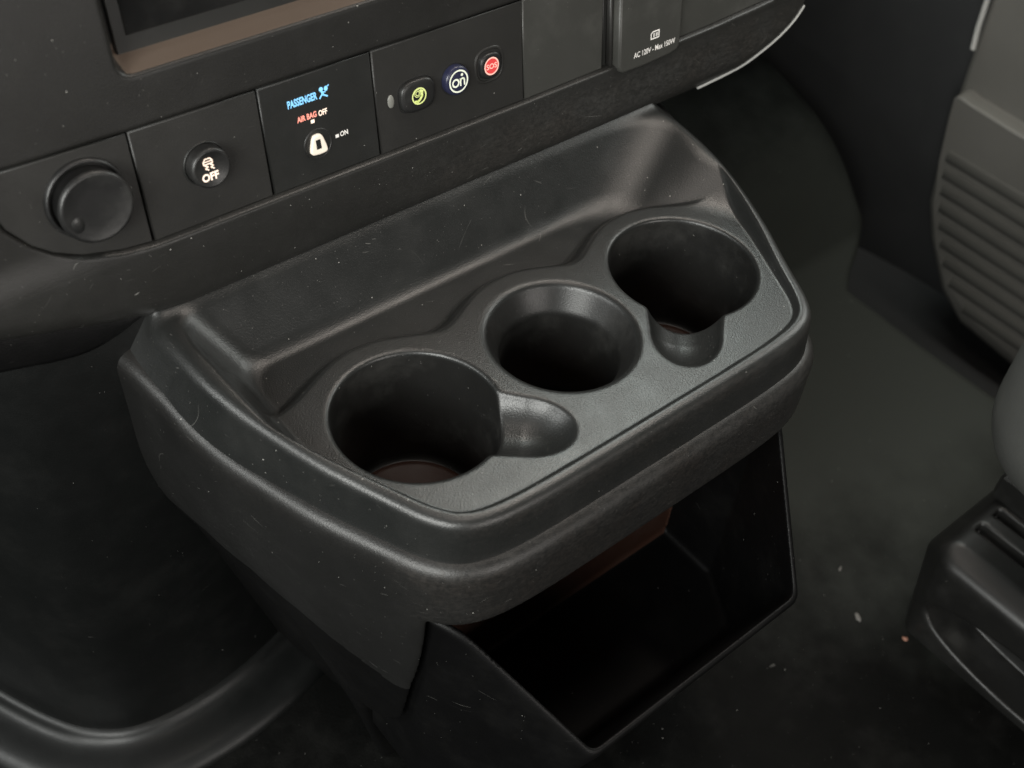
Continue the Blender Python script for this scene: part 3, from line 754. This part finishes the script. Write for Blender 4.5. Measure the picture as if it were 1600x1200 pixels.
ic += stroke([(oc[0] + 1.15, oc[1] - 2.7), (oc[0] + 1.15, oc[1] + 0.9)], 0.9)
ic += stroke([(oc[0] + 1.25, oc[1] - 0.1), (oc[0] + 1.7, oc[1] + 0.75), (oc[0] + 2.5, oc[1] + 1.0), (oc[0] + 3.3, oc[1] + 0.7), (oc[0] + 3.65, oc[1] - 0.2), (oc[0] + 3.65, oc[1] - 2.7)], 0.9)
ic += [list(map(tuple, shape('c', oc[0] + 2.3, oc[1] + 3.0, 0.8, 0.8, 16)))]
poly_mesh('logo_letters', ic, 0, 3.30, 'pale', b2)
sc = (39.4, 56.6)
loft('button_recess', rings_of(lambda s: shape('r', *sc, 8.6 * s, 8.6 * s, 48, 2.8), [(1.16, -0.9), (1.1, -0.35), (1.02, -0.25), (0.96, -0.6), (0.90, -1.6)]), 'panel', p_btn, False)
b3 = loft('emergency_button', rings_of(lambda s: shape('r', *sc, 7.0 * s, 6.9 * s, 48, 2.8), [(1.06, -1.4), (1.0, 0.2), (0.97, 0.9), (0.9, 1.3), (0.8, 1.3), (0.02, 1.3)]), 'button', p_btn, True)
b3['label'] = 'dark button with red SOS disc'
poly_mesh('sos_ring', annulus(sc[0], sc[1], 4.1, 4.9), 0, 1.44, 'sospink', b3)
poly_mesh('sos_disc', [list(map(tuple, shape('c', *sc, 4.15, 4.15, 40)))], 0, 1.42, 'sosred', b3)
text('lettering', 'SOS', sc[0] - 3.5, sc[1] - 1.5, 7.0, 3.0, 1.50, 'sospink', b3, 0.02)
# outlet flap print
text('lettering', 'AC 120V - Max 150W', 141.6, 31.0, 34.0, 3.3, 4.72, 'white', p_out, 0.012)
cx, cy = 158.4, 40.8
ic = stroke([(cx - 3.2, cy - 2.0), (cx - 3.2, cy + 1.2), (cx - 1.8, cy + 2.2), (cx + 3.2, cy + 2.2), (cx + 3.2, cy - 2.0)], 0.75, True)
ic += stroke([(cx - 0.9, cy - 1.0), (cx - 0.9, cy + 1.0)], 0.8) + stroke([(cx + 0.9, cy - 1.0), (cx + 0.9, cy + 1.0)], 0.7) + stroke([(cx + 2.0, cy - 1.0), (cx + 2.0, cy + 1.0)], 0.5)
poly_mesh('outlet_symbol', ic, 0, 4.72, 'white', p_out)

# ------------------------------------------------------------------ engine cover column at the driver side
cover = empty('engine_cover', (-0.2, 0.2, -0.33), 'tall smooth black engine cover rounded at its corner beside the console', 'cover')
plan = chaikin([(-.42, .62), (-.345, .34), (-.305, .215), (-.272, .140), (-.247, .114), (-.222, .105), (-.185, .103), (-.145, .108), (-.10, .122), (-.05, .14)], 3, False)
def sweep(name, prof, mat, parent):
    n = len(plan); tang = np.gradient(plan, axis=0); nrm = np.column_stack([tang[:, 1], -tang[:, 0]]); nrm /= np.linalg.norm(nrm, axis=1, keepdims=True)
    if nrm[n // 2, 1] > 0: nrm = -nrm
    V = []; F = []
    for i in range(n):
        for (off, z) in prof: V.append((plan[i, 0] + nrm[i, 0] * off, plan[i, 1] + nrm[i, 1] * off, z))
    k = len(prof)
    for i in range(n - 1):
        for j in range(k - 1): F.append((i * k + j, (i + 1) * k + j, (i + 1) * k + j + 1, i * k + j + 1))
    return link(name, pydata(name, V, F), mat, parent)
sweep('side_wall', chaikin([(-.02, .10), (-.012, .04), (-.004, .0), (0, -.08), (0, -.2), (0, -.30), (0.0005, -.312), (.001, -.3165), (-.004, -.3165)], 2, False), 'cover', cover)
sweep('base_flange', chaikin([(-.006, -.312), (.003, -.312), (.007, -.317), (.012, -.319), (.026, -.320), (.034, -.322), (.041, -.328), (.042, -.34)], 2, False), 'cover', cover)

# ------------------------------------------------------------------ passenger door
door = empty('passenger_door', (0.74, 0.0, -0.45), 'grey passenger door trim with ribbed map pocket', 'door')
def dx(A):   # (y, z, proud) in metres -> world, door inner face at x=0.70
    A = np.asarray(A, float); return np.column_stack([0.735 - A[:, 2], A[:, 0], A[:, 1]])
mainp = [(.198, .30), (.192, .0), (.188, -.10), (.180, -.25), (.168, -.33), (.15, -.37), (.115, -.42), (.08, -.445), (.0, -.455), (-.7, -.46), (-.7, .30)]
plate('door_panel', mainp, -0.03, 0.012, 0.008, 'door', door, dx)
edge = np.array([(.200, .10, .0), (.193, -.05, .004), (.185, -.13, .010), (.180, -.150, .014)])
tubeV = []; tubeF = []
for i, e in enumerate(edge):
    for a in range(8): tubeV.append(e + np.array((math.cos(a * math.pi / 4) * .0028, 0, math.sin(a * math.pi / 4) * .0028 + .006)))
for i in range(len(edge) - 1):
    for a in range(8): tubeF.append((i * 8 + a, i * 8 + (a + 1) % 8, i * 8 + 8 + (a + 1) % 8, i * 8 + 8 + a))
link('edge_trim_or_glint', pydata('edge_trim_or_glint', dx(np.array(tubeV)), tubeF), 'seal_and_glint', door)
# map pocket: front skin standing off the door, open at the top
pk = np.array([(.1745, -.198), (.172, -.1935), (.166, -.192), (.155, -.1935), (.10, -.196), (-.6, -.20), (-.6, -.43), (.0, -.425), (.06, -.415), (.10, -.395), (.13, -.36), (.15, -.32), (.164, -.27), (.172, -.22)])
r0 = ring(pk, 0.0); 
rs = [ring(pk, 0.006), ring(inset(pk, .0004), .026), ring(inset(pk, .0012), .032), ring(inset(pk, .0024), .034)]
po = loft('map_pocket', rs, 'door', door, True, dx)
for i in range(9):
    z = -.256 - i * 0.0185
    y1 = float(np.interp(-z, [.22, .27, .32, .36, .395, .415], [.172, .164, .15, .13, .10, .06])) - .010
    rib = []
    for y in (y1, -.6):
        for a in range(7):
            t = math.pi * a / 6; rib.append((y, z + math.cos(t) * .0075, .0335 + math.sin(t) * .0024))
    F = [(a, a + 1, 7 + a + 1, 7 + a) for a in range(6)] + [tuple(range(7))]
    link('rib', pydata('rib', dx(np.array(rib)), F), 'door', po)

# ------------------------------------------------------------------ passenger seat
seat = empty('passenger_seat', (0.5, -0.45, -0.33), 'front passenger seat with grey cushion on a black floor track', 'seat')
def build_seat(cx, seat):
    h = 5.0
    X, Y, Z, o = grid(cx - 281, cx + 304, -720, -70, -190, 60, h)
    bx, by, bz = np.abs(X - cx) - 205, np.abs(Y + 410) - 225, np.abs(Z + 62) - 30
    F = np.sqrt(np.maximum(bx, 0) ** 2 + np.maximum(by, 0) ** 2 + np.maximum(bz, 0) ** 2) + np.minimum(np.maximum(np.maximum(bx, by), bz), 0) - 62
    V, Q, N = nets(F, o, h)
    sdf_object('cushion', V / 1000, Q, N, 'seat', seat)
    h = 10.0
    X, Y, Z, o = grid(cx - 281, cx + 304, -900, -540, -120, 640, h)
    Yb = Y + 690 + (Z + 60) * 0.18
    bx, by, bz = np.abs(X - cx) - 175, np.abs(Yb) - 20, np.abs(Z - 250) - 290
    F = np.sqrt(np.maximum(bx, 0) ** 2 + np.maximum(by, 0) ** 2 + np.maximum(bz, 0) ** 2) + np.minimum(np.maximum(np.maximum(bx, by), bz), 0) - 50
    V, Q, N = nets(F, o, h)
    sdf_object('backrest', V / 1000, Q, N, 'seat', seat)
    bm = bmesh.new(); bmesh.ops.create_cube(bm, size=1.0)
    for v in bm.verts: v.co = Vector(((cx + v.co.x * 360) / 1000, (-430 + v.co.y * 440) / 1000, (-245 + v.co.z * 168) / 1000))
    bmesh.ops.bevel(bm, geom=bm.edges[:], offset=0.02, segments=3, affect='EDGES')
    me = bpy.data.meshes.new('pedestal'); bm.to_mesh(me); bm.free(); link('pedestal', me, 'track', seat)
build_seat(496, seat)
def build_track():
    h = 2.0
    X, Y, Z, o = grid(245, 372, -560, -100, -338, -222, h)
    f = np.abs(X - 316) - 58 + 0 * Y + 0 * Z
    f = smax(f, Y + 132 + np.maximum(0, -Z - 262) * 0.25, 8)
    f = smax(f, (-(X - 262) * 0.75 + (Y + 150) * 0.66 + 0 * Z), 5)
    f = smax(f, (Z + 252) * 0.6 + (Y + 136) * 0.8 + 0 * X, 6)
    f = smax(f, -550 - Y, 4)
    f = smax(f, Z + 236 + np.maximum(0, 276 - X) * 0.5, 7)
    f = smax(f, -336 - Z, 3)
    # oval window in the side
    q = np.sqrt(((Y + 252) / 92) ** 2 + ((Z + 297) / 25) ** 2) - 1
    f = smax(f, -np.maximum(q * 22, (X - 292)), 2)
    # grooves along the top
    for gx in (300, 322):
        g = np.maximum(np.maximum(np.abs(X - gx) - 4.5, -246 - Z), Y + 152)
        f = smax(f, -g, 2)
    V, Q, N = nets(f, o, h)
    tr = sdf_object('seat_track', V / 1000, Q, N, 'track', seat)
    # upper sliding rail and a bolt behind the window
    rl = [(0.332, -.138, -.236), (.356, -.138, -.236), (.356, -.138, -.216), (.332, -.138, -.216)]
    V = []; F = []
    for y in (-.142, -.55):
        for (x, _, z) in rl: V.append((x, y, z))
    V += [(.336, -.139, -.232), (.352, -.139, -.232), (.352, -.139, -.219), (.336, -.139, -.219)]
    F = [(0, 1, 5, 4), (1, 2, 6, 5), (2, 3, 7, 6), (3, 0, 4, 7), (0, 1, 9, 8), (1, 2, 10, 9), (2, 3, 11, 10), (3, 0, 8, 11), (8, 9, 10, 11)]
    link('slide_rail', pydata('slide_rail', V, F), 'track', tr, False)
    bm = bmesh.new(); bmesh.ops.create_cone(bm, cap_ends=True, segments=6, radius1=0.0075, radius2=0.0068, depth=0.007)
    bmesh.ops.transform(bm, matrix=Matrix.Translation((.288, -.192, -.299)) @ Matrix.Rotation(math.radians(-90), 4, 'Y'), verts=bm.verts[:])
    me = bpy.data.meshes.new('bolt'); bm.to_mesh(me); bm.free(); link('bolt', me, 'steel', tr, False)
build_track()

# ------------------------------------------------------------------ crumbs on the floor
def crumb(name, loc, size, mat, label, seed):
    rnd = random.Random(seed)
    bm = bmesh.new(); bmesh.ops.create_icosphere(bm, subdivisions=2, radius=1.0)
    for v in bm.verts:
        k = 0.75 + 0.5 * rnd.random(); v.co = Vector((v.co.x * size[0] * k, v.co.y * size[1] * k, v.co.z * size[2] * k))
    me = bpy.data.meshes.new(name); bm.to_mesh(me); bm.free()
    ob = link(name, me, mat, None); ob.location = (loc[0], loc[1], -.33 + size[2] * 0.8); ob.rotation_euler = (0, 0, rnd.random() * 3)
    ob['label'] = label; ob['category'] = 'crumb'; ob['group'] = 'crumbs on the floor mat'
crumb('crumb', (.2605, -.0888), (.0025, .0011, .0008), 'crumb', 'small grey crumb on the floor mat nearest the storage bin', 1)
crumb('crumb', (.2360, -.1260), (.0045, .002, .001), 'crumb', 'larger pale flake on the floor mat between bin and seat track', 2)
crumb('crumb', (.2500, -.1600), (.0022, .0018, .0015), 'orange', 'orange crumb at the foot of the black seat track', 3)
